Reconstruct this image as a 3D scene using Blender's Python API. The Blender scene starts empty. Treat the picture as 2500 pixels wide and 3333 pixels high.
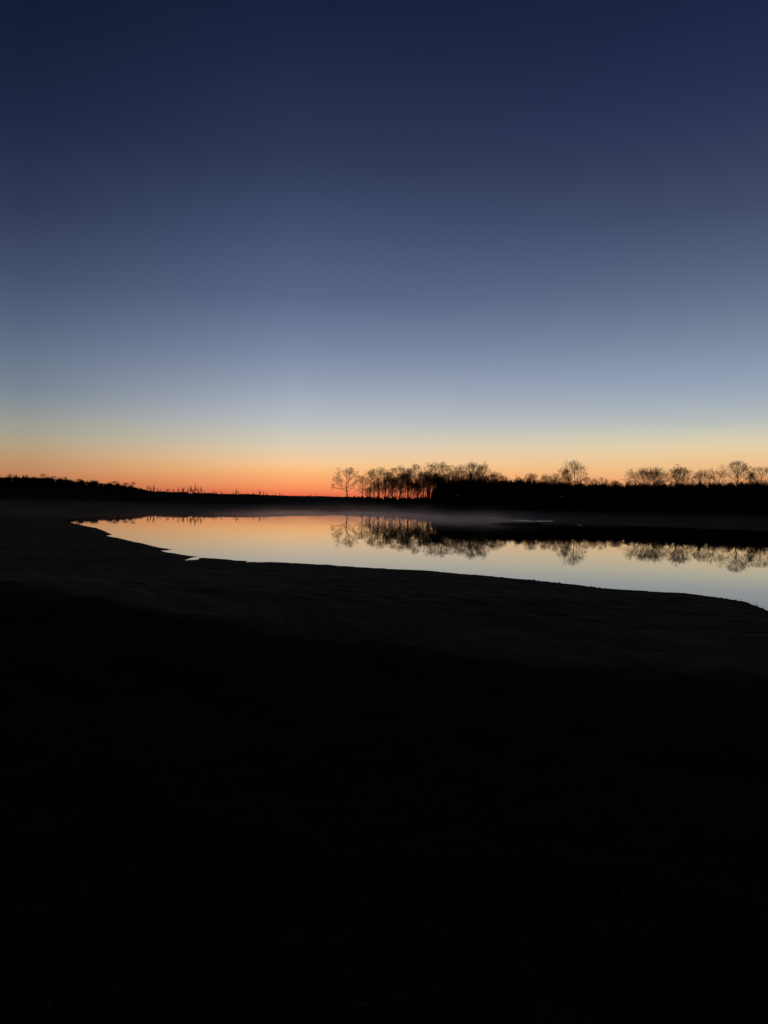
import bpy, math, random
import numpy as np

D2R = math.radians
scene = bpy.context.scene
COL = scene.collection
RNG = np.random.default_rng(7)

# ------------------------------------------------------------------ camera
F_PX = 2500.0                      # focal length in photo pixels
CAM_H = 3.2                        # eye above the pond surface
PITCH = math.atan(35.5 / F_PX)     # looking slightly down
ROLL = math.atan(0.012)
cam_d = bpy.data.cameras.new('camera')
cam = bpy.data.objects.new('camera', cam_d)
COL.objects.link(cam)
cam_d.sensor_fit = 'VERTICAL'
cam_d.sensor_height = 36.0
cam_d.lens = F_PX / 3333.0 * 36.0
cam_d.clip_start = 0.05
cam_d.clip_end = 20000
cam.location = (0, 0, CAM_H)
from mathutils import Matrix, Vector
R = Matrix.Rotation(math.pi / 2 - PITCH, 3, 'X') @ Matrix.Rotation(ROLL, 3, 'Z')
cam.rotation_euler = R.to_euler()
scene.camera = cam
Rn = np.array(R)


def ray(px, py):
    v = np.array([px - 1250.0, -(py - 1666.5), -F_PX])
    return Rn @ v


def on_plane(px, py, z=0.0):
    v = ray(px, py)
    t = (z - CAM_H) / v[2]
    return (v[0] * t, v[1] * t)


def at_depth(px, py, Y):
    v = ray(px, py)
    t = Y / v[1]
    return (v[0] * t, Y, CAM_H + v[2] * t)


# ------------------------------------------------------------------ helpers
def s2l(c):
    c = c / 255.0
    return c / 12.92 if c <= 0.04045 else ((c + 0.055) / 1.055) ** 2.4


def L(rgb):
    return tuple(s2l(c) for c in rgb) + (1.0,)


def smooth(a, b, x):
    t = np.clip((x - a) / (b - a), 0, 1)
    return t * t * (3 - 2 * t)


def _hash(ix, iy, s):
    n = (ix * 374761393 + iy * 668265263 + s * 1442695041) & 0x7fffffff
    n = ((n ^ (n >> 13)) * 1274126177) & 0x7fffffff
    return ((n ^ (n >> 16)) & 0xffff) / 65535.0


def vnoise(x, y, s=0):
    x = np.asarray(x, float); y = np.asarray(y, float)
    ix = np.floor(x).astype(np.int64); iy = np.floor(y).astype(np.int64)
    fx = x - ix; fy = y - iy
    fx = fx * fx * (3 - 2 * fx); fy = fy * fy * (3 - 2 * fy)
    a = _hash(ix, iy, s); b = _hash(ix + 1, iy, s)
    c = _hash(ix, iy + 1, s); d = _hash(ix + 1, iy + 1, s)
    return (a + (b - a) * fx) * (1 - fy) + (c + (d - c) * fx) * fy - 0.5


def fbm(x, y, s=0, o=4):
    r = 0; a = 1.0
    for k in range(o):
        r = r + a * vnoise(x * 2 ** k, y * 2 ** k, s + k)
        a *= 0.5
    return r


def tag(o, label=None, cat=None, group=None, kind=None):
    if label: o['label'] = label
    if cat: o['category'] = cat
    if group: o['group'] = group
    if kind: o['kind'] = kind
    return o


def mesh_from(name, V, F, mat, smooth_shade=True):
    """V (n,3) array, F (m,k) array of equal size faces"""
    V = np.asarray(V, np.float32); F = np.asarray(F, np.int32)
    me = bpy.data.meshes.new(name)
    k = F.shape[1]
    me.vertices.add(len(V)); me.vertices.foreach_set('co', V.ravel())
    me.loops.add(F.size); me.loops.foreach_set('vertex_index', F.ravel())
    me.polygons.add(len(F))
    me.polygons.foreach_set('loop_start', np.arange(0, F.size, k, dtype=np.int32))
    me.polygons.foreach_set('loop_total', np.full(len(F), k, np.int32))
    me.update(calc_edges=True)
    if smooth_shade:
        me.polygons.foreach_set('use_smooth', np.ones(len(F), bool))
    me.materials.append(mat)
    return me


def link(name, me, parent=None):
    o = bpy.data.objects.new(name, me)
    COL.objects.link(o)
    if parent: o.parent = parent
    return o


def empty(name, loc, rz=0, sc=(1, 1, 1)):
    o = bpy.data.objects.new(name, None)
    COL.objects.link(o)
    o.location = loc; o.rotation_euler = (0, 0, rz); o.scale = sc
    o.empty_display_size = 0.5
    return o


# ------------------------------------------------------------------ materials
def new_mat(name):
    m = bpy.data.materials.new(name)
    m.use_nodes = True
    nt = m.node_tree
    for n in list(nt.nodes): nt.nodes.remove(n)
    out = nt.nodes.new('ShaderNodeOutputMaterial')
    return m, nt, out


def N(nt, typ, **kw):
    n = nt.nodes.new(typ)
    for k, v in kw.items():
        setattr(n, k, v)
    return n


def bark_mat(name, c0, c1):
    m, nt, out = new_mat(name)
    p = N(nt, 'ShaderNodeBsdfPrincipled')
    tc = N(nt, 'ShaderNodeTexCoord')
    mp = N(nt, 'ShaderNodeMapping'); mp.inputs['Scale'].default_value = (6, 6, 1.2)
    no = N(nt, 'ShaderNodeTexNoise'); no.inputs['Scale'].default_value = 3; no.inputs['Detail'].default_value = 6
    cr = N(nt, 'ShaderNodeValToRGB')
    cr.color_ramp.elements[0].position = .35; cr.color_ramp.elements[0].color = c0 + (1,)
    cr.color_ramp.elements[1].position = .7; cr.color_ramp.elements[1].color = c1 + (1,)
    bp = N(nt, 'ShaderNodeBump'); bp.inputs['Strength'].default_value = .5
    nt.links.new(tc.outputs['Object'], mp.inputs[0]); nt.links.new(mp.outputs[0], no.inputs['Vector'])
    nt.links.new(no.outputs[0], cr.inputs[0]); nt.links.new(cr.outputs[0], p.inputs['Base Color'])
    nt.links.new(no.outputs[0], bp.inputs['Height']); nt.links.new(bp.outputs[0], p.inputs['Normal'])
    p.inputs['Roughness'].default_value = .95
    p.inputs['Specular IOR Level'].default_value = .1
    nt.links.new(p.outputs[0], out.inputs[0])
    return m


M_BARK = bark_mat('oak_bark', (.035, .028, .024), (.08, .065, .055))
M_TWIG = bark_mat('dry_twigs', (.04, .03, .026), (.08, .06, .05))
M_BRUSH = bark_mat('undergrowth_twigs', (.035, .03, .022), (.07, .055, .045))
M_DRIFT = bark_mat('wet_driftwood', (.03, .025, .02), (.07, .06, .05))


def ground_mat():
    m, nt, out = new_mat('mud_and_turf')
    lk = nt.links.new
    p = N(nt, 'ShaderNodeBsdfPrincipled')
    geo = N(nt, 'ShaderNodeNewGeometry')
    at = N(nt, 'ShaderNodeAttribute'); at.attribute_name = 'turf'
    n1 = N(nt, 'ShaderNodeTexNoise'); n1.inputs['Scale'].default_value = .35; n1.inputs['Detail'].default_value = 8
    n2 = N(nt, 'ShaderNodeTexNoise'); n2.inputs['Scale'].default_value = 7; n2.inputs['Detail'].default_value = 6
    n3 = N(nt, 'ShaderNodeTexVoronoi'); n3.inputs['Scale'].default_value = 3.2
    for n in (n1, n2, n3): lk(geo.outputs['Position'], n.inputs['Vector'])
    mud = N(nt, 'ShaderNodeValToRGB')
    mud.color_ramp.elements[0].position = .32; mud.color_ramp.elements[0].color = (.125, .085, .044, 1)
    mud.color_ramp.elements[1].position = .68; mud.color_ramp.elements[1].color = (.270, .185, .095, 1)
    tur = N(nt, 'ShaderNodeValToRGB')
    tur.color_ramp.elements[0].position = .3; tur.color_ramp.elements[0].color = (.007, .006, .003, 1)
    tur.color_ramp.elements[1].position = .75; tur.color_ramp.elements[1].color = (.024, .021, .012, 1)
    mixn = N(nt, 'ShaderNodeMath', operation='MULTIPLY_ADD')
    lk(n2.outputs[0], mixn.inputs[0]); mixn.inputs[1].default_value = .45; 
    sub = N(nt, 'ShaderNodeMath', operation='MULTIPLY'); lk(n1.outputs[0], sub.inputs[0]); sub.inputs[1].default_value = .6
    lk(sub.outputs[0], mixn.inputs[2])
    lk(mixn.outputs[0], mud.inputs[0]); lk(mixn.outputs[0], tur.inputs[0])
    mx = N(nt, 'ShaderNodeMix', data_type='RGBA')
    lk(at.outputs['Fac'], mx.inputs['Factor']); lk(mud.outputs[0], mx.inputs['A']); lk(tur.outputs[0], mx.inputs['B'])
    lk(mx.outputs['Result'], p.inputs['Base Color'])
    p.inputs['Roughness'].default_value = 1
    p.inputs['Specular IOR Level'].default_value = .02
    bp = N(nt, 'ShaderNodeBump'); bp.inputs['Strength'].default_value = .35; bp.inputs['Distance'].default_value = .05
    ad = N(nt, 'ShaderNodeMath', operation='ADD'); lk(n2.outputs[0], ad.inputs[0]); lk(n3.outputs['Distance'], ad.inputs[1])
    lk(ad.outputs[0], bp.inputs['Height']); lk(bp.outputs[0], p.inputs['Normal'])
    lk(p.outputs[0], out.inputs[0])
    return m


def water_mat(cx, cy, cx2, cy2):
    m, nt, out = new_mat('still_water')
    lk = nt.links.new
    p = N(nt, 'ShaderNodeBsdfPrincipled')
    p.inputs['Base Color'].default_value = (.012, .013, .015, 1)
    p.inputs['Roughness'].default_value = .012
    p.inputs['IOR'].default_value = 1.75
    geo = N(nt, 'ShaderNodeNewGeometry')
    mp = N(nt, 'ShaderNodeMapping'); mp.inputs['Scale'].default_value = (.35, .9, 1)
    lk(geo.outputs['Position'], mp.inputs[0])
    n1 = N(nt, 'ShaderNodeTexNoise'); n1.inputs['Scale'].default_value = 1.3; n1.inputs['Detail'].default_value = 3
    lk(mp.outputs[0], n1.inputs['Vector'])
    bp = N(nt, 'ShaderNodeBump'); bp.inputs['Strength'].default_value = 1; bp.inputs['Distance'].default_value = .0006
    lk(n1.outputs[0], bp.inputs['Height'])
    # riffle: water disturbed behind the spit and at one small spot
    def spot(x, y, sx, sy):
        m2 = N(nt, 'ShaderNodeMapping')
        m2.inputs['Location'].default_value = (-x / sx, -y / sy, 0)
        m2.inputs['Scale'].default_value = (1 / sx, 1 / sy, 0)
        lk(geo.outputs['Position'], m2.inputs[0])
        ln = N(nt, 'ShaderNodeVectorMath', operation='LENGTH'); lk(m2.outputs[0], ln.inputs[0])
        mr = N(nt, 'ShaderNodeMapRange', interpolation_type='SMOOTHSTEP')
        lk(ln.outputs['Value'], mr.inputs[0])
        mr.inputs[1].default_value = 1; mr.inputs[2].default_value = .45
        mr.inputs[3].default_value = 0; mr.inputs[4].default_value = 1
        return mr.outputs[0]
    a = spot(cx, cy, 5.6, 6.5); b = spot(cx2, cy2, .6, 1.4)
    mxx = N(nt, 'ShaderNodeMath', operation='MAXIMUM'); lk(a, mxx.inputs[0]); lk(b, mxx.inputs[1])
    n2 = N(nt, 'ShaderNodeTexNoise'); n2.inputs['Scale'].default_value = 5; n2.inputs['Detail'].default_value = 3
    lk(geo.outputs['Position'], n2.inputs['Vector'])
    mu = N(nt, 'ShaderNodeMath', operation='MULTIPLY'); lk(mxx.outputs[0], mu.inputs[0]); lk(n2.outputs[0], mu.inputs[1])
    b2 = N(nt, 'ShaderNodeBump'); b2.inputs['Strength'].default_value = 1; b2.inputs['Distance'].default_value = .01
    lk(mu.outputs[0], b2.inputs['Height']); lk(bp.outputs[0], b2.inputs['Normal'])
    lk(b2.outputs[0], p.inputs['Normal'])
    ro = N(nt, 'ShaderNodeMath', operation='MULTIPLY_ADD'); rb = N(nt, 'ShaderNodeMapRange'); rb.inputs[1].default_value = .32; rb.inputs[2].default_value = .5; lk(n2.outputs[0], rb.inputs[0])
    rm = N(nt, 'ShaderNodeMath', operation='MULTIPLY'); lk(mxx.outputs[0], rm.inputs[0]); lk(rb.outputs[0], rm.inputs[1]); lk(rm.outputs[0], ro.inputs[0]); ro.inputs[1].default_value = .19; ro.inputs[2].default_value = .012
    lk(ro.outputs[0], p.inputs['Roughness'])
    lk(p.outputs[0], out.inputs[0])
    return m


# ------------------------------------------------------------------ pond outline
near_px = [(205, 1697), (251, 1705), (289, 1714), (314, 1718), (339, 1727), (354, 1735), (366, 1741), (347, 1743.5),
           (369, 1748), (398, 1754), (432, 1762), (462, 1768), (491, 1775), (521, 1783), (561, 1788.5), (523, 1792),
           (546, 1798), (588, 1805), (645, 1812), (616, 1817), (600, 1824), (643, 1822), (654, 1815.5), (706, 1818),
           (749, 1822.5), (814, 1827), (790, 1830), (900, 1830), (1060, 1839), (1147, 1845), (1303, 1854),
           (1407, 1858), (1494, 1867), (1581, 1874), (1700, 1886), (1780, 1894), (1820, 1898), (1893, 1906),
           (1955, 1915), (2086, 1923), (2230, 1933), (2303, 1941), (2365, 1948), (2423, 1958), (2462, 1972),
           (2500, 1991), (2560, 2040), (2760, 2110), (3200, 2100), (3900, 1960), (4100, 1850)]
far_px = [(3700, 1790), (3100, 1752), (2700, 1735), (2500, 1728), (2400, 1725), (2300, 1721), (2145, 1715), (2000, 1709),
          (1885, 1706), (1830, 1704.5), (1795, 1701), (1768, 1704), (1760, 1708), (1735, 1709), (1700, 1709.5),
          (1650, 1709), (1610, 1707.5), (1583, 1705), (1605, 1702.6), (1640, 1700.8), (1660, 1700.2), (1700, 1700.6),
          (1745, 1700.2), (1775, 1699.4), (1806, 1697), (1775, 1693), (1730, 1690), (1680, 1687.5), (1600, 1683.5),
          (1500, 1678.5), (1400, 1675), (1200, 1669), (1060, 1662), (950, 1663.5), (935, 1667), (890, 1668), (840, 1668.5),
          (700, 1670), (540, 1672.5), (414, 1676.6), (339, 1679.5), (264, 1684), (226, 1690)]
POND = np.array([on_plane(*p) for p in near_px + far_px])
print('pond pts', POND[0], POND[30], POND[50])


def signed_dist(x, y):
    """positive outside the pond; x,y flat arrays"""
    x = x.ravel(); y = y.ravel()
    best = np.full(x.shape, 1e18); inside = np.zeros(x.shape, bool)
    A = POND; B = np.roll(POND, -1, 0)
    for (ax, ay), (bx, by) in zip(A, B):
        dx, dy = bx - ax, by - ay
        t = np.clip(((x - ax) * dx + (y - ay) * dy) / (dx * dx + dy * dy + 1e-12), 0, 1)
        d = (x - ax - t * dx) ** 2 + (y - ay - t * dy) ** 2
        best = np.minimum(best, d)
        if ay != by:
            c = ((ay > y) != (by > y)) & (x < (bx - ax) * (y - ay) / (by - ay) + ax)
            inside ^= c
    d = np.sqrt(best)
    return np.where(inside, -d, d)


# skyline of the land behind the pond: photo column -> foot depth, crest depth, crest height
TX = [-1500, 0, 200, 300, 420, 480, 560, 700, 850, 1000, 1080, 1180, 1270, 1380, 1480, 1600, 1865, 2395, 2600, 4200]
TD0 = [420, 420, 410, 400, 370, 330, 300, 300, 300, 300, 300, 290, 270, 250, 230, 225, 215, 185, 180, 170]
TD1 = [600, 600, 600, 590, 520, 460, 410, 390, 400, 430, 460, 430, 380, 330, 300, 290, 260, 225, 220, 215]
TZ1 = [16.8, 15.8, 14.2, 12.3, 8.9, 7.2, 6.2, 5.6, 5.4, 5.3, 5.2, 4.9, 4.0, 4.6, 5.6, 6.2, 5.8, 5.4, 5.4, 5.5]


def terrain_z(x, y, want_turf=False):
    shp = np.shape(x)
    x = np.atleast_1d(np.asarray(x, float)).ravel(); y = np.atleast_1d(np.asarray(y, float)).ravel()
    sd = signed_dist(x, y)
    r = np.hypot(x, y)
    sd = sd + fbm(x / .35, y / .35, 93, 2) * .07 * (1 - smooth(40, 70, r)) + fbm(x / 1.1, y / 1.1, 3, 3) * .13 * (1 - smooth(45, 80, r)) + fbm(x / 4.5, y / 4.5, 13, 2) * .10
    yy = np.maximum(y, 1.0)
    px = np.where(y > 1, 1250 + F_PX * x / yy, np.where(x > 0, 4200, -1500))
    px = np.clip(px, -1500, 4200)
    so = np.maximum(sd, 0)
    nearf = 1 - smooth(35, 80, y)
    zn = .9 * (1 - np.exp(-so / 35.0)) + .95 * smooth(6, 27, so)
    zf = 1.0 * (1 - np.exp(-so / 60.0))
    z = nearf * zn + (1 - nearf) * zf
    z += .06 * (.55 + fbm(x / .9, y / .9, 83, 3)) * (1 - np.exp(-so / .25)) * (1 - .6 * smooth(45, 80, r))
    z += (fbm(x / 2.3, y / 2.3, 21, 4) * .10 + fbm(x / 14, y / 14, 31, 3) * .14) * smooth(.6, 10, so)
    # low hummocks on the mud
    z += np.maximum(fbm(x / .6, y / .6, 41, 3), 0) * .05 * smooth(.1, 1, so)
    # the spit gets a little body
    sx, sy = on_plane(1690, 1704)
    z += .05 * np.exp(-(((x - sx) / 4.2) ** 4 + ((y - sy) / 2.6) ** 2)) * smooth(0, .6, so)
    d0 = np.interp(px, TX, TD0); d1 = np.interp(px, TX, TD1); z1 = np.interp(px, TX, TZ1)
    rise = smooth(0, 1, (y - d0) / (d1 - d0))
    z += rise * (z1 - 1.0 + fbm(x / 30, y / 30, 51, 3) * .5)
    z -= smooth(900, 3000, r) * 4 * (z > 4)
    z = np.where(sd < 0, np.maximum(sd * .22, -1.3), z)
    if not want_turf:
        return z.reshape(shp) if shp else float(z[0])
    # turf: near bank above a worn line, and the rising land behind the flats
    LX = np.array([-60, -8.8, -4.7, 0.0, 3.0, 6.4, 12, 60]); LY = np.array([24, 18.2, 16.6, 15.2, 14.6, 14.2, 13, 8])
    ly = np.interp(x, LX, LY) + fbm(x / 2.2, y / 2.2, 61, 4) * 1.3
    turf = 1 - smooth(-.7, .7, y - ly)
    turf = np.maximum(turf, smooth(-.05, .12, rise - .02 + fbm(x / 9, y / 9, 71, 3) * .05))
    return z, turf


# ------------------------------------------------------------------ terrain sheet (polar grid round the viewpoint)
az = np.concatenate([np.linspace(-180, -36, 49)[:-1], np.linspace(-36, -28, 41)[:-1], np.linspace(-28, 28, 620)[:-1],
                     np.linspace(28, 36, 41)[:-1], np.linspace(36, 180, 49)[:-1]])
rad = np.concatenate([[.4], np.geomspace(1.2, 20, 90)[:-1], np.geomspace(20, 700, 470)[:-1], np.geomspace(700, 6000, 26)])
AZ, RD = np.meshgrid(np.radians(az), rad, indexing='ij')
X = RD * np.sin(AZ); Y = RD * np.cos(AZ)
Zt, Tu = terrain_z(X, Y, True)
na, nr = X.shape
V = np.column_stack([X.ravel(), Y.ravel(), Zt])
V = np.vstack([V, [[0, 0, float(Zt.reshape(na, nr)[:, 0].mean())]]])
i, j = np.meshgrid(np.arange(na), np.arange(nr - 1), indexing='ij')
i2 = (i + 1) % na
F = np.stack([i * nr + j, i * nr + j + 1, i2 * nr + j + 1, i2 * nr + j], -1).reshape(-1, 4)
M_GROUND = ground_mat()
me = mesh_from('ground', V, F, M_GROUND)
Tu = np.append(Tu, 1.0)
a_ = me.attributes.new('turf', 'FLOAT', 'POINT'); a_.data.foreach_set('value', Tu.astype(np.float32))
ground = link('ground', me); tag(ground, kind='structure')

# ------------------------------------------------------------------ water
rx_, ry_ = on_plane(1740, 1695.5)
rx2, ry2 = on_plane(1885, 1708.5)
M_WATER = water_mat(rx_, ry_, rx2, ry2)
x0, y0 = POND.min(0) - 3; x1, y1 = POND.max(0) + 3
gx = np.linspace(x0, x1, 30); gy = np.linspace(y0, y1, 30)
GX, GY = np.meshgrid(gx, gy, indexing='ij')
V = np.column_stack([GX.ravel(), GY.ravel(), np.zeros(GX.size)])
i, j = np.meshgrid(np.arange(29), np.arange(29), indexing='ij')
F = np.stack([i * 30 + j, (i + 1) * 30 + j, (i + 1) * 30 + j + 1, i * 30 + j + 1], -1).reshape(-1, 4)
water = link('pond_water', mesh_from('pond_water', V, F, M_WATER)); tag(water, kind='structure')


# ------------------------------------------------------------------ bare trees
def vadd(a, b, s=1.0): return (a[0] + b[0] * s, a[1] + b[1] * s, a[2] + b[2] * s)


def vnorm(a):
    l = math.sqrt(a[0] ** 2 + a[1] ** 2 + a[2] ** 2) or 1
    return (a[0] / l, a[1] / l, a[2] / l)


def perp_dir(rn, d, ang):
    """direction at angle ang from d, random azimuth"""
    r = vnorm((rn.gauss(0, 1), rn.gauss(0, 1), rn.gauss(0, 1)))
    k = d[0] * r[0] + d[1] * r[1] + d[2] * r[2]
    p = vnorm((r[0] - d[0] * k, r[1] - d[1] * k, r[2] - d[2] * k))
    c, s = math.cos(ang), math.sin(ang)
    return vnorm((d[0] * c + p[0] * s, d[1] * c + p[1] * s, d[2] * c + p[2] * s))


class Tree:
    """bare tree: a leader, ascending limbs, and branches that fork again and again into a fan of fine twigs"""
    CFG = {  # limb start, limb end, leader top, limbs, widest angle, narrowest angle, crown centre, trunk radius
        'oak': (.27, .66, .70, 13, 70, 32, .58, .017),
        'tall': (.32, .66, .70, 11, 50, 20, .62, .0160),
        'fan': (.25, .44, .46, 12, 68, 16, .58, .018)}

    def __init__(self, seed, H, W, kind, maxd=6):
        self.rn = rn = random.Random(seed); self.H = H
        self.wood = []; self.twig = []
        lo, hi, tp, nl, a0, a1, ce, tr = self.CFG[kind]
        lo += rn.uniform(-.03, .06); ce += rn.uniform(-.04, .05)
        a0 += rn.uniform(-8, 6)
        tr *= H * rn.uniform(.85, 1.15); top = tp * H
        rw = W / 2
        lob = [rn.random() * 6.28 for _ in range(3)]
        lx, ly = rn.gauss(0, .02), rn.gauss(0, .02)
        p = (0, 0, -.4); r = tr * 1.3; pts = [(p, r)]; ox = oy = 0
        for k in range(1, 11):
            ox += rn.gauss(0, .006) * H + lx * H / 10; oy += rn.gauss(0, .006) * H + ly * H / 10
            f = k / 10
            q = (ox, oy, top * f)
            r2 = tr * (1 - .15 * f if top * f < lo * H else 1 - .75 * f)
            self.wood.append((p, r, q, r2)); p, r = q, r2; pts.append((p, r))
        ph0 = rn.random() * 6.28

        def reach(q, d):
            """distance along d to the lobed crown shell"""
            t = .3
            while t < 1.6 * H:
                x, y, z = q[0] + d[0] * t, q[1] + d[1] * t, q[2] + d[2] * t
                a = math.atan2(y, x)
                w = rw * (1 + .13 * math.sin(2 * a + lob[0]) + .10 * math.sin(3 * a + lob[1]))
                zz = (z - ce * H) / ((1 - ce) * H * (1 + .06 * math.sin(2 * a + lob[2])) if z > ce * H else ce * H)
                if (x * x + y * y) / w ** 2 + zz ** 2 > 1: break
                t += .15
            return t
        for k in range(nl):
            f = (k + rn.uniform(-.3, .3)) / (nl - 1); f = min(max(f, 0), .98)
            z = (lo + (hi - lo) * f) * H
            t = min(z / top * 10, 9.99); i0 = int(t); u = t - i0
            a, ra = pts[i0]; b, rb = pts[i0 + 1]
            q = (a[0] + (b[0] - a[0]) * u, a[1] + (b[1] - a[1]) * u, a[2] + (b[2] - a[2]) * u)
            th = D2R(a0 + (a1 - a0) * (f ** .8) + rn.uniform(-10, 10))
            ph = ph0 + k * 2.399 + rn.uniform(-.5, .5)
            d = (math.sin(th) * math.cos(ph), math.sin(th) * math.sin(ph), math.cos(th))
            Lr = reach(q, d) * rn.uniform(.86, 1.08)
            dep = maxd if Lr > .34 * H else maxd - 1
            sm = sum(.80 ** j for j in range(dep + 1))
            self.fork(q, d, Lr / sm * 1.06, min(ra * .75, tr * rn.uniform(.42, .66)) * (Lr / (.55 * H)) ** .5, dep)
        for k in range(2 if kind != 'fan' else 3):
            d = perp_dir(rn, (0, 0, 1), D2R(rn.uniform(6, 26)))
            Lr = reach(p, d) * .98; dep = maxd - 2 if kind != 'fan' else maxd - 1
            self.fork(p, d, Lr / sum(.80 ** j for j in range(dep + 1)) * 1.06, r * .8, dep)
        if kind != 'fan':                            # small shoots low on the trunk
            for k in range(rn.randrange(3, 9) if kind == 'oak' else rn.randrange(9, 20)):
                z = rn.uniform(.08, .5) * H; i0 = int(z / top * 10)
                q = pts[i0][0]
                d = perp_dir(rn, (0, 0, 1), D2R(rn.uniform(45, 85)))
                self.fork(q, d, rn.uniform(.25, .6) if kind == 'oak' else rn.uniform(.35, .95), .035, 3)

    def fork(self, p, d, L_, r, dep):
        rn = self.rn
        n = 2 if dep > 1 else 1
        tgt = self.wood if r > .05 else self.twig
        wob = .09
        for i in range(n):
            d = vnorm((d[0] + rn.gauss(0, wob), d[1] + rn.gauss(0, wob), d[2] + rn.gauss(0, wob * .6) + .035))
            q = vadd(p, d, L_ / n)
            r2 = max(r * .92, .011)
            tgt.append((p, r, q, r2)); p, r = q, r2
            if i == 0 and 1 < dep < 6 and rn.random() < .75:
                self.fork(p, perp_dir(rn, d, D2R(rn.uniform(25, 45))), L_ * .55, max(r * .5, .011), max(dep - 3, 0))
        if dep <= 0: return
        k = 3 if rn.random() < .16 else 2
        s = rn.uniform(.35, .65)
        ax = perp_dir(rn, d, math.pi / 2)
        for j in range(k):
            sg = (1, -1, 0)[j]; am = D2R(rn.uniform(13, 30)) * (1.35 - s if j == 0 else .7 + s)
            if j == 2: dd = perp_dir(rn, d, D2R(12))
            else:
                c_, s_ = math.cos(am), math.sin(am) * sg
                dd = vnorm((d[0] * c_ + ax[0] * s_, d[1] * c_ + ax[1] * s_, d[2] * c_ + ax[2] * s_))
            self.fork(p, dd, L_ * rn.uniform(.72, .88), max(r * (.80 if (j == 0) == (s > .5) else .66), .011), dep - 1)

    def fit(self, H, W):
        """scale the finished tree to height H and crown width W"""
        P = np.array([b for _, _, b, _ in self.wood + self.twig])
        w = np.percentile(np.abs(P[:, :2]).max(1), 94) * 2
        sx, sz = W / w, H / P[:, 2].max()
        for lst in (self.wood, self.twig):
            lst[:] = [((a[0] * sx, a[1] * sx, a[2] * sz), ra, (b[0] * sx, b[1] * sx, b[2] * sz), rb) for a, ra, b, rb in lst]


def segs_arrays(segs, sides, rmin=0.0):
    S = np.array([[*a, ra, *b, rb] for a, ra, b, rb in segs], float)
    return prism_arrays(S, sides, rmin)


def prism_arrays(S, sides, rmin=0.0):
    A = S[:, 0:3]; ra = np.maximum(S[:, 3], rmin); B = S[:, 4:7]; rb = np.maximum(S[:, 7], rmin)
    d = B - A; ln = np.linalg.norm(d, axis=1, keepdims=True) + 1e-9; d = d / ln
    ref = np.where(np.abs(d[:, 2:3]) > .9, np.array([[1.0, 0, 0]]), np.array([[0, 0, 1.0]]))
    u = np.cross(d, ref); u /= np.linalg.norm(u, axis=1, keepdims=True) + 1e-9
    v = np.cross(d, u)
    ang = np.arange(sides) * 2 * math.pi / sides
    ca, sa = np.cos(ang)[None, :, None], np.sin(ang)[None, :, None]
    off = u[:, None] * ca + v[:, None] * sa
    P0 = A[:, None] + off * ra[:, None, None]
    P1 = B[:, None] + off * rb[:, None, None]
    V = np.concatenate([P0, P1], 1).reshape(-1, 3)
    k = np.arange(sides); k2 = (k + 1) % sides
    f = np.stack([k, k2, k2 + sides, k + sides], -1)
    F = (np.arange(len(S))[:, None, None] * 2 * sides + f[None]).reshape(-1, 4)
    return V, F


TWIG_R = .017
VAR = {}


def variant(key, kind, H, W, seed):
    if key not in VAR:
        t = Tree(seed, H, W, kind); t.fit(H, W)
        V1, F1 = segs_arrays(t.wood, 5, .03)
        V2, F2 = segs_arrays(t.twig, 3, TWIG_R)
        VAR[key] = (mesh_from('trunk_' + kind, V1, F1, M_BARK), mesh_from('crown_' + kind, V2, F2, M_TWIG), H, W)
        print(key, len(t.wood), len(t.twig))
    return VAR[key]


def hor(px): return 1631 + .012 * (px - 1250)


def plant_tree(name, key, px, topy, hw, depth, label, cat='tree', group=None, rz=None, lean=0.0, basez=None):
    tr, cr, H0, W0 = VAR[key]
    x, y, zt = at_depth(px, topy, depth)
    zb = terrain_z(x, y) if basez is None else basez
    H = zt - zb
    W = 2 * hw / F_PX * depth
    root = empty(name, (x, y, zb), RNG.random() * 6.28 if rz is None else rz, (W / W0, W / W0, H / H0))
    root.rotation_euler.x = RNG.normal(0, .035); root.rotation_euler.y = RNG.normal(0, .035)
    tag(root, label, cat, group)
    link('trunk', tr, root); link('crown', cr, root)
    return root


# ---- mesh variants
for k in range(7): variant('oak%d' % k, 'oak', 14, 14, 100 + k)
for k in range(7): variant('tall%d' % k, 'tall', 17, 9, 200 + k)
for k in range(5): variant('fan%d' % k, 'fan', 12, 13, 300 + k)
variant('lone', 'oak', 15.5, 12.5, 11)

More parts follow.
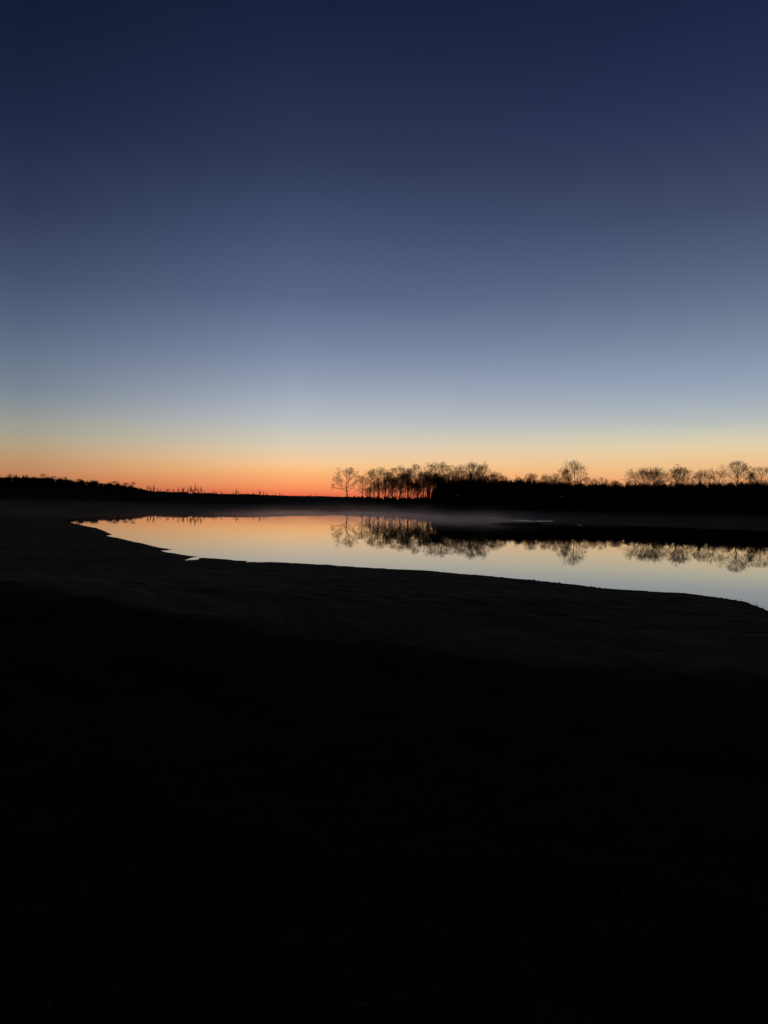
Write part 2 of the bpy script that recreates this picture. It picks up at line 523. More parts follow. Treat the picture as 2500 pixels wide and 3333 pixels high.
G_EDGE = 'bare trees standing out along the woodland edge'
hero = [
    # name, variant, px, topy, halfwidth, depth, label
    ('oak_tree', 'lone', 1131, 1517, 43, 372, 'lone bare oak at the left end of the grove, open orange sky beside it'),
    ('bare_tree', 'tall0', 1181, 1545, 22, 366, 'short slim bare tree just right of the lone oak, orange sky behind its trunk'),
    ('bare_tree', 'tall1', 1206, 1526, 26, 362, 'bare tree with slanting low branches, second to the right of the lone oak'),
    ('bare_tree', 'tall2', 1234, 1517, 36, 358, 'stout bare tree with wispy top shoots, tallest at the left of the open grove'),
    ('bare_tree', 'tall3', 1258, 1531, 26, 352, 'lower bare tree in the dip right of the stout wispy-topped one'),
    ('bare_tree', 'tall4', 1278, 1520, 28, 345, 'bare tree at the left of the flat-topped middle of the open grove'),
    ('bare_tree', 'tall5', 1303, 1512, 32, 340, 'bare tree with a wide bright gap beside its trunk, centre of the open grove'),
    ('bare_tree', 'tall6', 1330, 1520, 28, 333, 'bare tree behind the brightest trunk gaps, centre right of the open grove'),
    ('bare_tree', 'tall0', 1362, 1506, 32, 325, 'tall bare tree over the last orange gaps between trunks'),
    ('bare_tree', 'tall1', 1399, 1500, 32, 318, 'tall rounded bare tree where the open grove turns into solid wood'),
    ('bare_tree', 'tall2', 1434, 1499, 24, 312, 'slender bare tree poking up alone just right of where the grove turns solid'),
    ('bare_tree', 'tall4', 1462, 1511, 28, 306, 'low bare crown in the dip left of the highest broad crown'),
    ('bare_tree', 'tall5', 1496, 1511, 34, 300, 'flat-topped bare crown touching the highest broad crown from the left'),
    ('oak_tree', 'fan1', 1540, 1494, 36, 292, 'highest broad bare crown of the wood, left half of the twin dome'),
    ('oak_tree', 'fan2', 1568, 1499, 32, 290, 'right half of the twin dome, sloping down to the right'),
    ('bare_tree', 'fan3', 1612, 1531, 26, 286, 'small bare crown on the shoulder right of the twin dome'),
    ('bare_tree', 'fan4', 1638, 1539, 18, 284, 'smallest bare crown at the foot of the shoulder, before the low saddle'),
    ('bare_tree', 'tall6', 1722, 1537, 16, 275, 'thin upright bare tree, first right of the low saddle'),
    ('bare_tree', 'tall3', 1738, 1539, 16, 273, 'thin upright bare tree, second right of the low saddle'),
    ('bare_tree', 'fan0', 1775, 1540, 24, 269, 'feathery bare tree midway between the saddle and the dome-shaped oak'),
    ('bare_tree', 'tall1', 1806, 1537, 20, 265, 'feathery bare tree close to the left skirt of the dome-shaped oak'),
    ('oak_tree', 'oak0', 1873, 1495, 50, 256, 'dome-shaped bare oak rising alone above the low right wood'),
    ('bare_tree', 'fan2', 1843, 1510, 30, 259, 'paler bare crown overlapping the left side of the dome-shaped oak'),
    ('bare_tree', 'fan4', 1936, 1551, 16, 250, 'low bushy bare tree at the right foot of the dome-shaped oak'),
    ('bare_tree', 'tall5', 1962, 1550, 16, 248, 'low bare tree with a pointed top, second right of the dome-shaped oak'),
    ('bare_tree', 'fan1', 2000, 1557, 20, 245, 'lowest bare tree in the long dip left of the spreading oaks'),
    ('oak_tree', 'fan0', 2096, 1520, 54, 236, 'widest spreading bare oak, many stems, leftmost of the right-hand oaks'),
    ('oak_tree', 'fan3', 2130, 1515, 40, 234, 'upright bare oak rising out of the right side of the widest spreading oak'),
    ('oak_tree', 'fan2', 2200, 1508, 44, 230, 'bare oak with a peaked crown, touching the widest oak on its right'),
    ('bare_tree', 'oak3', 2226, 1517, 30, 228, 'leaning bare tree filling the right side of the peaked oak'),
    ('oak_tree', 'oak2', 2286, 1523, 30, 224, 'small round bare oak just right of the narrow gap between the oaks'),
    ('oak_tree', 'oak4', 2330, 1519, 36, 221, 'open bare oak between the small round one and the tallest right-hand one'),
    ('oak_tree', 'oak5', 2399, 1497, 46, 216, 'tallest bare oak near the right edge of the photo'),
    ('bare_tree', 'tall6', 2446, 1529, 16, 213, 'narrow bare tree squeezed between the tallest right-hand oak and the leaning oak'),
    ('oak_tree', 'oak6', 2480, 1515, 40, 211, 'bare oak cut by the far right edge, right of the tallest'),
    ('bare_tree', 'oak3', 142, 1540, 11, 0, 'small round-headed bare tree, clearest above the left hillside wood'),
    ('bare_tree', 'oak1', 177, 1548, 10, 0, 'small bare tree right of the round-headed one on the left hillside'),
    ('bare_tree', 'fan1', 211, 1550, 10, 0, 'tufted bare tree, third bump above the left hillside wood'),
    ('bare_tree', 'fan2', 33, 1541, 14, 0, 'bare crown at the highest point of the wood, far left edge'),
    ('bare_tree', 'fan3', 256, 1557, 12, 0, 'broad low bare crown midway down the left hillside wood'),
    ('bare_tree', 'fan4', 300, 1562, 12, 0, 'bare crown right of the middle of the left hillside wood'),
    ('bare_tree', 'fan0', 373, 1564, 14, 0, 'bushy bare crown on the hump near the right end of the left wood'),
    ('bare_tree', 'fan1', 410, 1568, 14, 0, 'bare crown at the right brink of the left wood, light showing through it'),
    ('bare_tree', 'tall2', 433, 1567, 9, 0, 'slim bare tree with a forked tip at the right brink of the left wood'),
]
for k, (nm, key, px, ty, hw, dep, lab) in enumerate(hero):
    if px > 2040: hw *= 1.14
    plant_tree(nm, key, px, ty, hw, dep or float(np.interp(px, TX, TD1)) - 4, lab, group=G_EDGE)

# ---- anonymous trees packed behind / inside the wood
rn = random.Random(5)
topx = [1180, 1210, 1240, 1300, 1400, 1480, 1540, 1590, 1640, 1680, 1760, 1900, 1960, 2020, 2500, 3100]
topy = [1585, 1562, 1552, 1542, 1535, 1530, 1522, 1540, 1556, 1566, 1558, 1555, 1560, 1569, 1565, 1560]
px = 1196.0; k = 0
while px < 3000:
    dd = np.interp(px, TX, TD1) - 8 + rn.uniform(-26, 30)
    ty = np.interp(px, topx, topy) + (rn.uniform(-8, 14) if px > 1440 else rn.uniform(-14, 34) if px > 1265 else rn.uniform(-8, 22))
    if px < 1440:
        key = 'tall%d' % rn.randrange(7); hw = rn.uniform(10, 22); dd = 345 - (px - 1200) * .12 + rn.uniform(-24, 26)
    else:
        key = ('fan%d' % rn.randrange(5)) if rn.random() < .5 else ('tall%d' % rn.randrange(7)); hw = rn.uniform(14, 24)
    plant_tree('bare_tree', key, px, ty, hw, dd, 'bare tree packed inside the dark wood, no outline of its own', group='bare trees packed inside the dark right-hand wood')
    px += rn.uniform(5, 10) if px < 1265 else rn.uniform(2.6, 5.0) if px < 1350 else rn.uniform(2.2, 4.0) if px < 1440 else rn.uniform(12, 20)
    k += 1
print('fillers', k)
for px in np.arange(-330, 450, 10):
    px = px + rn.uniform(-6, 6)
    dd = np.interp(px, TX, TD1) - rn.uniform(-6, 30)
    ty = np.interp(px, [-300, 0, 100, 200, 300, 400, 450], [1552, 1551, 1551, 1558, 1568, 1577, 1586]) + rn.uniform(0, 8)
    plant_tree('bare_tree', 'fan%d' % rn.randrange(5), px, ty, rn.uniform(12, 22), dd,
               'small bare tree merged into the dark left hillside wood', group='bare trees merged into the left hillside wood')


# ---- saplings
def make_sapling(seed, H):
    r = random.Random(seed)
    wood = []; tw = []
    stems = 2 + seed % 3
    for s in range(stems):
        p = (r.uniform(-.15, .15) * (stems > 1), r.uniform(-.15, .15) * (stems > 1), -.2)
        lean = (r.gauss(0, .05 + .12 * (stems > 1)), r.gauss(0, .05 + .12 * (stems > 1)), 1)
        h = H * (1 if s == 0 else r.uniform(.6, .9)); n = 9; rad = .024
        for i in range(n):
            d = vnorm((lean[0] + r.gauss(0, .05), lean[1] + r.gauss(0, .05), 1))
            q = vadd(p, d, h / n); wood.append((p, rad, q, rad * .86)); p = q; rad *= .86
            if i >= 1:
                for _ in range(6):
                    bd = perp_dir(r, (0, 0, 1), D2R(r.uniform(18, 48)))
                    bl = h * .34 * (1 - i / (n + 2)) * r.uniform(.6, 1.2)
                    m = vadd(p, bd, bl * .5); e = vadd(m, vnorm((bd[0] * .7, bd[1] * .7, 1)), bl * .5)
                    tw.append((p, .022, m, .02)); tw.append((m, .02, e, .014))
                    for _ in range(2):
                        cd = perp_dir(r, bd, D2R(r.uniform(25, 45)))
                        tw.append((m, .018, vadd(m, cd, bl * .45), .012))
    V1, F1 = segs_arrays(wood, 5); V2, F2 = segs_arrays(tw, 3)
    return mesh_from('stem', V1, F1, M_BARK), mesh_from('twigs', V2, F2, M_TWIG)


SAP = [make_sapling(s, 5.0) for s in range(8)]
saps = [(482, 1576), (492, 1580), (501, 1576), (513, 1588), (522, 1590), (546, 1586), (552, 1590), (565, 1589), (580, 1584),
        (588, 1592), (597, 1582), (611, 1584), (621, 1578), (629, 1586), (636, 1574), (645, 1584), (656, 1582), (664, 1594), (678, 1600),
        (692, 1598), (699, 1593), (707, 1599), (722, 1595), (737, 1601), (760, 1598), (768, 1591), (776, 1598), (802, 1602), (825, 1600),
        (847, 1593), (859, 1598), (869, 1601), (898, 1604), (911, 1601), (1011, 1608), (1026, 1606), (1073, 1612)]
words = ['first', 'second', 'third', 'fourth', 'fifth', 'sixth', 'seventh', 'eighth', 'ninth', 'tenth', 'eleventh', 'twelfth',
         'thirteenth', 'fourteenth', 'fifteenth', 'sixteenth', 'seventeenth', 'eighteenth', 'nineteenth']
special = {14: 'tallest sapling of the low bank, spiking up at the centre of its clump',
           12: 'bushy sapling making the left peak of the clump around the tallest one',
           16: 'sapling making the right peak of the clump around the tallest one',
           25: 'spreading shrubby sapling standing apart from the clump, halfway along the bare bank',
           29: 'pair-topped thin sapling alone on the bare bank, well right of the clump',
           34: 'tiny sapling far along the bare bank, left one of the last close pair',
           35: 'tiny sapling far along the bare bank, right one of the last close pair',
           36: 'last tiny sapling on the bank before the lone oak',
           0: 'sapling standing right at the end of the left wood'}
cnt_l = 0; cnt_r = 0
for k, (px, ty) in enumerate(saps):
    dep = np.interp(px, TX, TD1) - 6
    x, y, zt = at_depth(px, ty, dep)
    zb = terrain_z(x, y)
    h = zt - zb
    w = rn.uniform(.8, 1.2) * (1.6 if k == 25 else 1)
    root = empty('sapling', (x, y, zb), rn.random() * 6.28, (h / 5 * w, h / 5 * w, h / 5))
    if k in special: lab = special[k]
    elif k < 14:
        lab = 'thin leafless sapling, %s from the left along the stretch between wood and clump' % words[cnt_l]; cnt_l += 1
    else:
        lab = 'thin leafless sapling on the bare bank, %s one met right of the tallest sapling' % words[cnt_r]; cnt_r += 1
    tag(root, lab, 'sapling', 'leafless saplings along the low bank')
    s = SAP[k % 8]
    link('stem', s[0], root); link('twigs', s[1], root)

# ------------------------------------------------------------------ undergrowth (stuff)
def brush_base(seed, n=170):
    r = np.random.default_rng(seed)
    # stems splay from the foot, twigs fill an upright oval of radius 1, height 1
    segs = []
    for k in range(14):
        a = r.random() * 6.28; s = r.random() * .55
        p = np.array([0, 0, -.08]); e = np.array([math.cos(a) * s, math.sin(a) * s, r.uniform(.55, .95)])
        m = (p + e) / 2 + r.normal(0, .05, 3)
        segs.append([*p, .014, *m, .010]); segs.append([*m, .010, *e, .005])
        for _ in range(n // 14):
            t = r.uniform(.12, 1); b = p + (e - p) * t
            dd = r.normal(0, 1, 3); dd[2] = abs(dd[2]) * .8 + .3; dd /= np.linalg.norm(dd)
            ln = r.uniform(.12, .38)
            q = b + dd * ln
            segs.append([*b, .0065, *q, .004])
    return np.array(segs)


BR = [brush_base(s) for s in range(5)]


def scatter_brush(name, spots, rmin, label, cat):
    Vs = []; Fs = []; off = 0
    r = np.random.default_rng(99)
    for (x, y, z, h, w) in spots:
        S = BR[r.integers(5)].copy()
        a = r.random() * 6.28; c, s = math.cos(a), math.sin(a)
        for o in (0, 4):
            X_ = (S[:, o] * c - S[:, o + 1] * s) * w; Y_ = (S[:, o] * s + S[:, o + 1] * c) * w
            S[:, o] = X_ + x; S[:, o + 1] = Y_ + y; S[:, o + 2] = S[:, o + 2] * h + z
            S[:, o + 3] *= h
        V_, F_ = prism_arrays(S, 3, rmin)
        Vs.append(V_); Fs.append(F_ + off); off += len(V_)
    me = mesh_from(name, np.vstack(Vs), np.vstack(Fs), M_BRUSH)
    o = link(name, me)
    tag(o, label, cat, kind='stuff')
    print(name, len(spots), off)
    return o


def brush_spots(pxa, pxb, n, tops, d0f, d1f, seed, wf=.55, jit=5):
    r = np.random.default_rng(seed)
    xs = []
    pxs = r.uniform(pxa, pxb, n)
    f = r.random(n)
    D0 = np.interp(pxs, TX, TD0); D1 = np.interp(pxs, TX, TD1)
    dep = (D0 + (D1 - D0) * d0f) * (1 - f) + (D1 + d1f) * f
    X_ = dep * (pxs - 1250) / F_PX
    Zb = terrain_z(X_, dep)
    ty = np.interp(pxs, [t[0] for t in tops], [t[1] for t in tops]) + r.uniform(-jit * .4, jit * 2.4, n) + vnoise(pxs / 23, pxs * 0, 5) * jit * 1.2 - (r.random(n) < .14) * r.uniform(1, 2.4, n) * jit
    zt = CAM_H + (hor(pxs) - ty) / F_PX * dep
    h = np.clip(zt - Zb, .8, 9)
    h *= np.where(f < .35, .55 + f, 1)
    return [(X_[i], dep[i], Zb[i], h[i], max(h[i], 2.0) * wf) for i in range(n)]


tops_r = [(1180, 1616), (1260, 1617), (1300, 1612), (1385, 1612), (1400, 1590), (1425, 1563), (1480, 1560), (1560, 1557), (1620, 1562),
          (1640, 1568), (1700, 1563), (1760, 1566), (1800, 1574), (2000, 1579), (2100, 1578), (2500, 1577), (3200, 1575)]
sp = brush_spots(1440, 3000, 1150, tops_r, .45, 22, 1)
sp += brush_spots(1150, 1415, 90, [(1150, 1620), (1250, 1620), (1330, 1621), (1420, 1621)], .6, 5, 2, wf=.6, jit=4)
sp += brush_spots(1404, 1446, 60, [(1400, 1608), (1415, 1596), (1430, 1577), (1450, 1563)], .6, 25, 12, wf=.2, jit=8)
sp += brush_spots(1345, 1415, 26, [(1345, 1618), (1380, 1608), (1415, 1592)], .6, 25, 14, wf=.16, jit=8)
scatter_brush('thicket', sp, .045, 'dense leafless undergrowth filling the right-hand wood', 'thicket')
tops_l = [(-600, 1556), (0, 1553), (100, 1553), (200, 1561), (300, 1571), (400, 1580), (440, 1588), (475, 1598), (500, 1604)]
sp = brush_spots(-500, 478, 1300, tops_l, .6, 12, 3, wf=.6, jit=3.6)
scatter_brush('hillside_brush', sp, .05, 'dense leafless brush covering the left hillside', 'thicket')
tops_b = [(440, 1597), (480, 1602), (560, 1605), (640, 1603), (700, 1609), (850, 1611), (1000, 1615), (1080, 1617), (1200, 1619), (1280, 1622)]
sp = []
r_ = np.random.default_rng(8)
for _ in range(520):
    p_ = r_.uniform(440, 1280); dep = np.interp(p_, TX, TD1) - r_.uniform(0, 12); x = dep * (p_ - 1250) / F_PX
    h = r_.uniform(.15, .45) * (1.5 if p_ < 700 else 1)
    sp.append((x, dep, terrain_z(x, dep), h, h * 3.0))
scatter_brush('rough_grass', sp, .02, 'low rough weeds along the crest of the bare bank', 'weeds')

# ------------------------------------------------------------------ driftwood stump by the spit
def lumpy_tube(path, radii, sides=9, seed=0, amp=.12):
    r = np.random.default_rng(seed)
    path = np.array(path, float); n = len(path)
    V = []
    for i in range(n):
        d = path[min(i + 1, n - 1)] - path[max(i - 1, 0)]; d /= np.linalg.norm(d)
        ref = np.array([0, 0, 1.0]) if abs(d[2]) < .9 else np.array([1.0, 0, 0])
        u = np.cross(d, ref); u /= np.linalg.norm(u); v = np.cross(d, u)
        for k in range(sides):
            a = 2 * math.pi * k / sides
            rr = radii[i] * (1 + r.uniform(-amp, amp))
            V.append(path[i] + (u * math.cos(a) + v * math.sin(a)) * rr)
    F = []
    for i in range(n - 1):
        for k in range(sides):
            F.append([i * sides + k, i * sides + (k + 1) % sides, (i + 1) * sides + (k + 1) % sides, (i + 1) * sides + k])
    V.append(path[0]); V.append(path[-1])
    c0, c1 = len(V) - 2, len(V) - 1
    for k in range(sides):
        F.append([c0, (k + 1) % sides, k, k]); 
        F.append([c1, (n - 1) * sides + k, (n - 1) * sides + (k + 1) % sides, (n - 1) * sides + (k + 1) % sides])
    return V, F


def from_py(name, V, F, mat, parent=None):
    me = bpy.data.meshes.new(name)
    F = [tuple(dict.fromkeys(f)) for f in F]
    me.from_pydata([tuple(v) for v in V], [], F); me.update()
    me.polygons.foreach_set('use_smooth', np.ones(len(me.polygons), bool))
    me.materials.append(mat)
    return link(name, me, parent)


sx, sy = on_plane(1738, 1697)
stump = empty('driftwood', (sx, sy, 0.02))
tag(stump, 'small crooked piece of driftwood sticking out of the bright riffle behind the mud spit', 'driftwood')
V, F = lumpy_tube([(-.42, 0, .24), (-.25, .02, .17), (-.05, 0, .18), (.15, .02, .15), (.36, .0, .2), (.44, .02, .16)], [.05, .1, .085, .09, .085, .04], 9, 1)
from_py('log', V, F, M_DRIFT, stump)
for q, pth in enumerate([[(-.36, 0, .2), (-.34, .02, .02), (-.33, .03, -.2)], [(.33, 0, .16), (.35, -.02, .0), (.36, -.02, -.2)],
                         [(-.05, 0, .2), (-.12, .0, .3), (-.1, .02, .38)]]):
    V, F = lumpy_tube(pth, [.045, .04, .022], 7, 5 + q)
    from_py('branch_stub', V, F, M_DRIFT, stump)

# the squared log lying along the spit
sx, sy = on_plane(1712, 1706.5, .1)
V, F = lumpy_tube([(-3.6, .5, .0), (-2.6, .38, .04), (-1.2, .22, .07), (0, .1, .06), (1.2, .03, .07), (2.0, 0, .07), (2.15, 0, .07)],
                  [.03, .07, .10, .10, .11, .13, .10], 10, 12, .08)
lg = from_py('fallen_log', [(v[0] + sx, v[1] + sy, v[2] + .03) for v in V], F, M_DRIFT)
tag(lg, 'long dark log lying along the mud spit, its blunt end to the right', 'log')

# ------------------------------------------------------------------ short turf near the viewpoint (stuff)
r_ = np.random.default_rng(4)
n = 60000
rr = 2.2 + 15 * r_.random(n) ** .8; aa = r_.uniform(-.56, .56, n)
X_ = rr * np.sin(aa); Y_ = rr * np.cos(aa)
Zg, Tg = terrain_z(X_, Y_, True)
keep = (Tg > r_.random(n)) & (Zg > .2)
X_, Y_, Zg = X_[keep], Y_[keep], Zg[keep]; n = len(X_)
h = r_.uniform(.02, .06, n) * (1 + .5 * (fbm(X_ / .8, Y_ / .8, 5, 2) + .3)); w = r_.uniform(.002, .004, n)
a = r_.uniform(0, 6.28, n); lx = r_.normal(0, .5, n) * h; ly = r_.normal(0, .5, n) * h
ca, sa = np.cos(a) * w, np.sin(a) * w
P = np.stack([np.stack([X_ - ca, Y_ - sa, Zg - .01], -1), np.stack([X_ + ca, Y_ + sa, Zg - .01], -1),
              np.stack([X_ + lx * .4 + ca * .6, Y_ + ly * .4 + sa * .6, Zg + h * .6], -1),
              np.stack([X_ + lx * .4 - ca * .6, Y_ + ly * .4 - sa * .6, Zg + h * .6], -1),
              np.stack([X_ + lx, Y_ + ly, Zg + h], -1), np.stack([X_ + lx + ca * .1, Y_ + ly + sa * .1, Zg + h], -1)], 1)
V = P.reshape(-1, 3)
F = (np.arange(n)[:, None, None] * 6 + np.array([[0, 1, 2, 3], [3, 2, 5, 4]])[None]).reshape(-1, 4)
M_GRASS = bark_mat('winter_grass', (.008, .0075, .003), (.022, .018, .008))
g = link('grass', mesh_from('grass', V, F, M_GRASS, False)); tag(g, 'short dark winter grass on the near bank', 'grass', kind='stuff')

# dead leaves scattered on the near bank
n = 350
rr = 2.5 + 14 * r_.random(n); aa = r_.uniform(-.56, .56, n)
X_ = rr * np.sin(aa); Y_ = rr * np.cos(aa); Zg = terrain_z(X_, Y_) + .03
V = []; F = []
for i_ in range(n):
    s = r_.uniform(.02, .045); a = r_.uniform(0, 6.28); c, sn = math.cos(a) * s, math.sin(a) * s; t = r_.normal(0, .35, 4) * s
    b = len(V)
    V += [(X_[i_] - c, Y_[i_] - sn, Zg[i_] + t[0]), (X_[i_] + sn * .5, Y_[i_] - c * .5, Zg[i_] + t[1]), (X_[i_] + c, Y_[i_] + sn, Zg[i_] + t[2]), (X_[i_] - sn * .5, Y_[i_] + c * .5, Zg[i_] + t[3])]
    F.append([b, b + 1, b + 2, b + 3])
M_LEAF = bark_mat('dead_leaves', (.03, .02, .012), (.07, .05, .035))
g = link('dead_leaves', mesh_from('dead_leaves', V, F, M_LEAF, False)); tag(g, 'dead leaves scattered over the near bank', 'leaves', kind='stuff')

# pebbles and clods washed up along the near shoreline (stuff)
r_ = np.random.default_rng(21)
V = []; F = []
edge = POND[:48]
base = [(math.cos(a) * math.cos(e), math.sin(a) * math.cos(e), math.sin(e)) for e in (-.9, 0, .8) for a in np.arange(6) * math.pi / 3] + [(0, 0, 1)]
for _ in range(900):
    i_ = r_.integers(len(edge) - 1); t = r_.random()
    p = edge[i_] * (1 - t) + edge[i_ + 1] * t
    q = p * (1 - abs(r_.normal(0, .9)) / max(np.hypot(*p), 1)) + r_.normal(0, .25, 2)
    s_ = r_.uniform(.008, .028) * (1.8 if r_.random() < .06 else 1) * (.6 if i_ < 29 else 1); z = max(terrain_z(q[0], q[1]), -.01)
    b = len(V)
    for (bx_, by_, bz_) in base:
        k_ = s_ * r_.uniform(.75, 1.25)
        V.append((q[0] + bx_ * k_ * 1.4, q[1] + by_ * k_ * 1.2, z + bz_ * k_ * .7))
    for ring in (0, 6):
        for k in range(6): F.append([b + ring + k, b + ring + (k + 1) % 6, b + ring + 6 + (k + 1) % 6, b + ring + 6 + k])
    for k in (0, 2, 4): F.append([b + 12 + k, b + 12 + (k + 1) % 6, b + 12 + (k + 2) % 6, b + 18])
g = link('pebbles', mesh_from('pebbles', V, F, M_DRIFT)); tag(g, 'small dark pebbles and clods along the near waterline', 'pebbles', kind='stuff')

# ------------------------------------------------------------------ mist over the water (stuff)
m, nt, out = new_mat('ground_mist')
lk = nt.links.new
pv = N(nt, 'ShaderNodeVolumePrincipled')
pv.inputs['Color'].default_value = (1.0, .77, .67, 1)
pv.inputs['Anisotropy'].default_value = .82
geo = N(nt, 'ShaderNodeNewGeometry')
sep = N(nt, 'ShaderNodeSeparateXYZ'); lk(geo.outputs['Position'], sep.inputs[0])
no = N(nt, 'ShaderNodeTexNoise'); no.inputs['Scale'].default_value = 1; no.inputs['Detail'].default_value = 3
mp = N(nt, 'ShaderNodeMapping'); mp.inputs['Scale'].default_value = (.10, .035, .16)
lk(geo.outputs['Position'], mp.inputs[0]); lk(mp.outputs[0], no.inputs['Vector'])


def mth(op, a, b=None, c=None):
    n = N(nt, 'ShaderNodeMath', operation=op)
    for k, v in enumerate((a, b, c)):
        if v is None: continue
        if isinstance(v, (int, float)): n.inputs[k].default_value = v
        else: lk(v, n.inputs[k])
    return n.outputs[0]


def mrange(v, a, b, c=0.0, d=1.0, t='SMOOTHSTEP'):
    n = N(nt, 'ShaderNodeMapRange', interpolation_type=t)
    lk(v, n.inputs[0])
    for k, q in zip((1, 2, 3, 4), (a, b, c, d)): n.inputs[k].default_value = q
    return n.outputs[0]


low = mth('EXPONENT', mth('MULTIPLY', sep.outputs['Z'], -3.0))            # thin dense layer on the water
wisp = mth('MULTIPLY', mrange(no.outputs[0], .46, .72), mrange(sep.outputs['Z'], 3.3, .2))
ymask = mth('MULTIPLY', mrange(sep.outputs['Y'], 95, 135), mrange(sep.outputs['Y'], 232, 190))
# strongest in the middle of the far water, thin toward both sides
ux = mth('DIVIDE', sep.outputs['X'], sep.outputs['Y'])
xm = mth('MULTIPLY', mrange(ux, -.26, -.08, .10, 1.0), mrange(ux, .26, .07, .07, 1.0))
wm = mth('MULTIPLY', mrange(ux, -.22, -.04), mrange(ux, .17, .06, .10, 1.0))
dens = mth('ADD', mth('MULTIPLY', mth('MULTIPLY', low, mrange(no.outputs[0], .35, .65, .3, 1.7)), .035), mth('MULTIPLY', mth('MULTIPLY', wisp, wm), .0075))
dens = mth('MULTIPLY', mth('MULTIPLY', dens, ymask), xm)
lk(dens, pv.inputs['Density'])
lk(pv.outputs[0], out.inputs['Volume'])
m.cycles.volume_step_rate = .6
bx = [(-88, 95), (88, 95), (105, 190), (60, 245), (-60, 245), (-105, 190)]
V = [(x, y, .03) for x, y in bx] + [(x, y, 4.3) for x, y in bx]
me = bpy.data.meshes.new('mist')
me.from_pydata(V, [], [tuple(reversed(range(6))), tuple(range(6, 12))] + [(k, (k + 1) % 6, (k + 1) % 6 + 6, k + 6) for k in range(6)])
me.materials.append(m); me.update()
mist = link('mist', me); tag(mist, 'thin grey mist lying on the far half of the pond', 'mist', kind='stuff')

# ------------------------------------------------------------------ dawn sky
w = bpy.data.worlds.new('World'); scene.world = w; w.use_nodes = True
nt = w.node_tree; lk = nt.links.new
for n_ in list(nt.nodes): nt.nodes.remove(n_)
wo = N(nt, 'ShaderNodeOutputWorld'); bg = N(nt, 'ShaderNodeBackground'); lk(bg.outputs[0], wo.inputs[0])
tc = N(nt, 'ShaderNodeTexCoord'); sep = N(nt, 'ShaderNodeSeparateXYZ'); lk(tc.outputs['Generated'], sep.inputs[0])
elev = mth('ARCSINE', mth('MINIMUM', mth('MAXIMUM', sep.outputs['Z'], -1.0), 1.0))
azi = mth('ARCTAN2', sep.outputs['X'], sep.outputs['Y'])
efac = mrange(elev, 0, D2R(45), 0, 1, 'LINEAR')


def elev_of(px, py):
    v = ray(px, py); v = v / np.linalg.norm(v)
    return math.asin(v[2]) / D2R(45)


def ramp(px, stops):
    cr = N(nt, 'ShaderNodeValToRGB'); r = cr.color_ramp; r.interpolation = 'B_SPLINE'
    pts = sorted((max(elev_of(px, y), 0.0), L(c)) for y, c in stops)
    pts.append((1.0, L((13, 19, 42))))
    r.elements[0].position = pts[0][0]; r.elements[0].color = pts[0][1]
    r.elements[1].position = pts[-1][0]; r.elements[1].color = pts[-1][1]
    for p_, c_ in pts[1:-1]:
        e = r.elements.new(p_); e.color = c_
    lk(efac, cr.inputs[0])
    return cr.outputs[0]


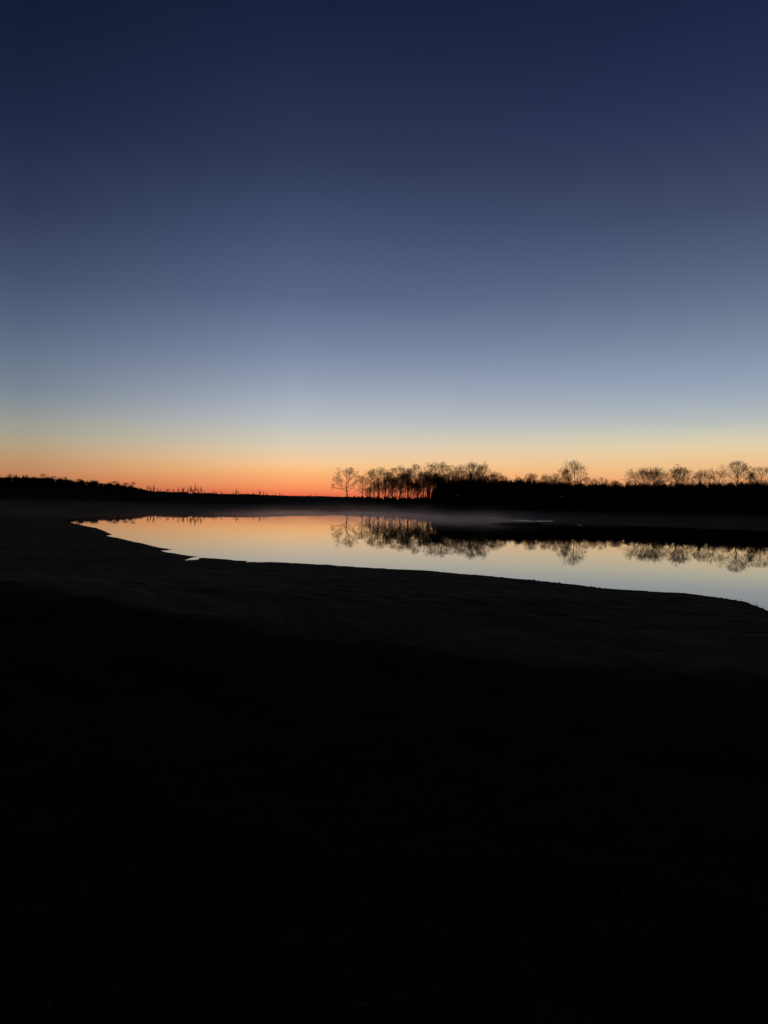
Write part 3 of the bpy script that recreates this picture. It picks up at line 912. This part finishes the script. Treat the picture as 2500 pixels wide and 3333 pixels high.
C = ramp(1000, [(0, (26, 33, 61)), (150, (30, 38, 67)), (297, (36, 45, 74)), (519, (47, 57, 86)), (667, (60, 72, 102)), (815, (74, 87, 120)),
                (964, (91, 103, 135)), (1038, (102, 116, 146)), (1149, (123, 138, 165)), (1223, (143, 153, 175)), (1297, (163, 172, 187)),
                (1371, (187, 191, 194)), (1408, (201, 198, 186)), (1446, (218, 203, 180)), (1470, (230, 203, 172)), (1494, (241, 203, 158)),
                (1520, (251, 197, 138)), (1550, (253, 176, 113)), (1588, (250, 146, 93)), (1608, (240, 116, 79)), (1625, (212, 84, 56))])
Lf = ramp(100, [(0, (20, 28, 50)), (371, (28, 38, 65)), (667, (48, 58, 85)), (815, (61, 72, 98)), (964, (77, 88, 114)), (1112, (96, 109, 134)), (1260, (120, 132, 148)),
                (1334, (140, 148, 150)), (1409, (165, 161, 143)), (1446, (178, 160, 131)), (1483, (187, 151, 115)), (1520, (192, 141, 100)),
                (1542, (192, 132, 91)), (1575, (180, 110, 75)), (1610, (150, 80, 60))])
Rt = ramp(2400, [(0, (30, 37, 70)), (371, (42, 50, 82)), (667, (65, 76, 104)), (815, (81, 92, 121)), (964, (100, 111, 138)), (1112, (125, 137, 160)),
                 (1223, (145, 158, 181)), (1297, (160, 172, 186)), (1371, (185, 190, 186)), (1409, (205, 201, 181)), (1446, (225, 208, 171)),
                 (1483, (236, 201, 151)), (1542, (238, 182, 126)), (1600, (232, 145, 95)), (1635, (200, 105, 75))])
fl = mrange(azi, D2R(-7), D2R(-25), 0, 1, 'LINEAR')
fr = mrange(azi, D2R(-4), D2R(24.7), 0, 1, 'LINEAR')
m1 = N(nt, 'ShaderNodeMix', data_type='RGBA'); lk(fr, m1.inputs['Factor']); lk(C, m1.inputs['A']); lk(Rt, m1.inputs['B'])
m2 = N(nt, 'ShaderNodeMix', data_type='RGBA'); lk(fl, m2.inputs['Factor']); lk(m1.outputs['Result'], m2.inputs['A']); lk(Lf, m2.inputs['B'])
# the glow dies away toward the opposite side of the sky
aab = mth('ABSOLUTE', azi)
dk = mrange(aab, D2R(27), D2R(110), 1, .12)
hi = mrange(elev, D2R(35), D2R(80), 0, 1)
dk2 = mth('MAXIMUM', dk, hi)
lk(m2.outputs['Result'], bg.inputs['Color']); lk(dk2, bg.inputs['Strength'])
w.cycles.sampling_method = 'MANUAL'; w.cycles.sample_map_resolution = 1024

# ------------------------------------------------------------------ render settings
scene.view_settings.view_transform = 'Standard'
scene.view_settings.look = 'None'
scene.view_settings.exposure = 0
scene.view_settings.gamma = 1
c = scene.cycles
c.use_denoising = True
c.denoiser = 'OPENIMAGEDENOISE'
c.denoising_prefilter = 'ACCURATE'
c.denoising_input_passes = 'RGB_ALBEDO_NORMAL'
c.max_bounces = 6; c.diffuse_bounces = 1; c.glossy_bounces = 3; c.transmission_bounces = 2; c.volume_bounces = 1
c.transparent_max_bounces = 8
c.volume_step_rate = 1.0; c.volume_max_steps = 256
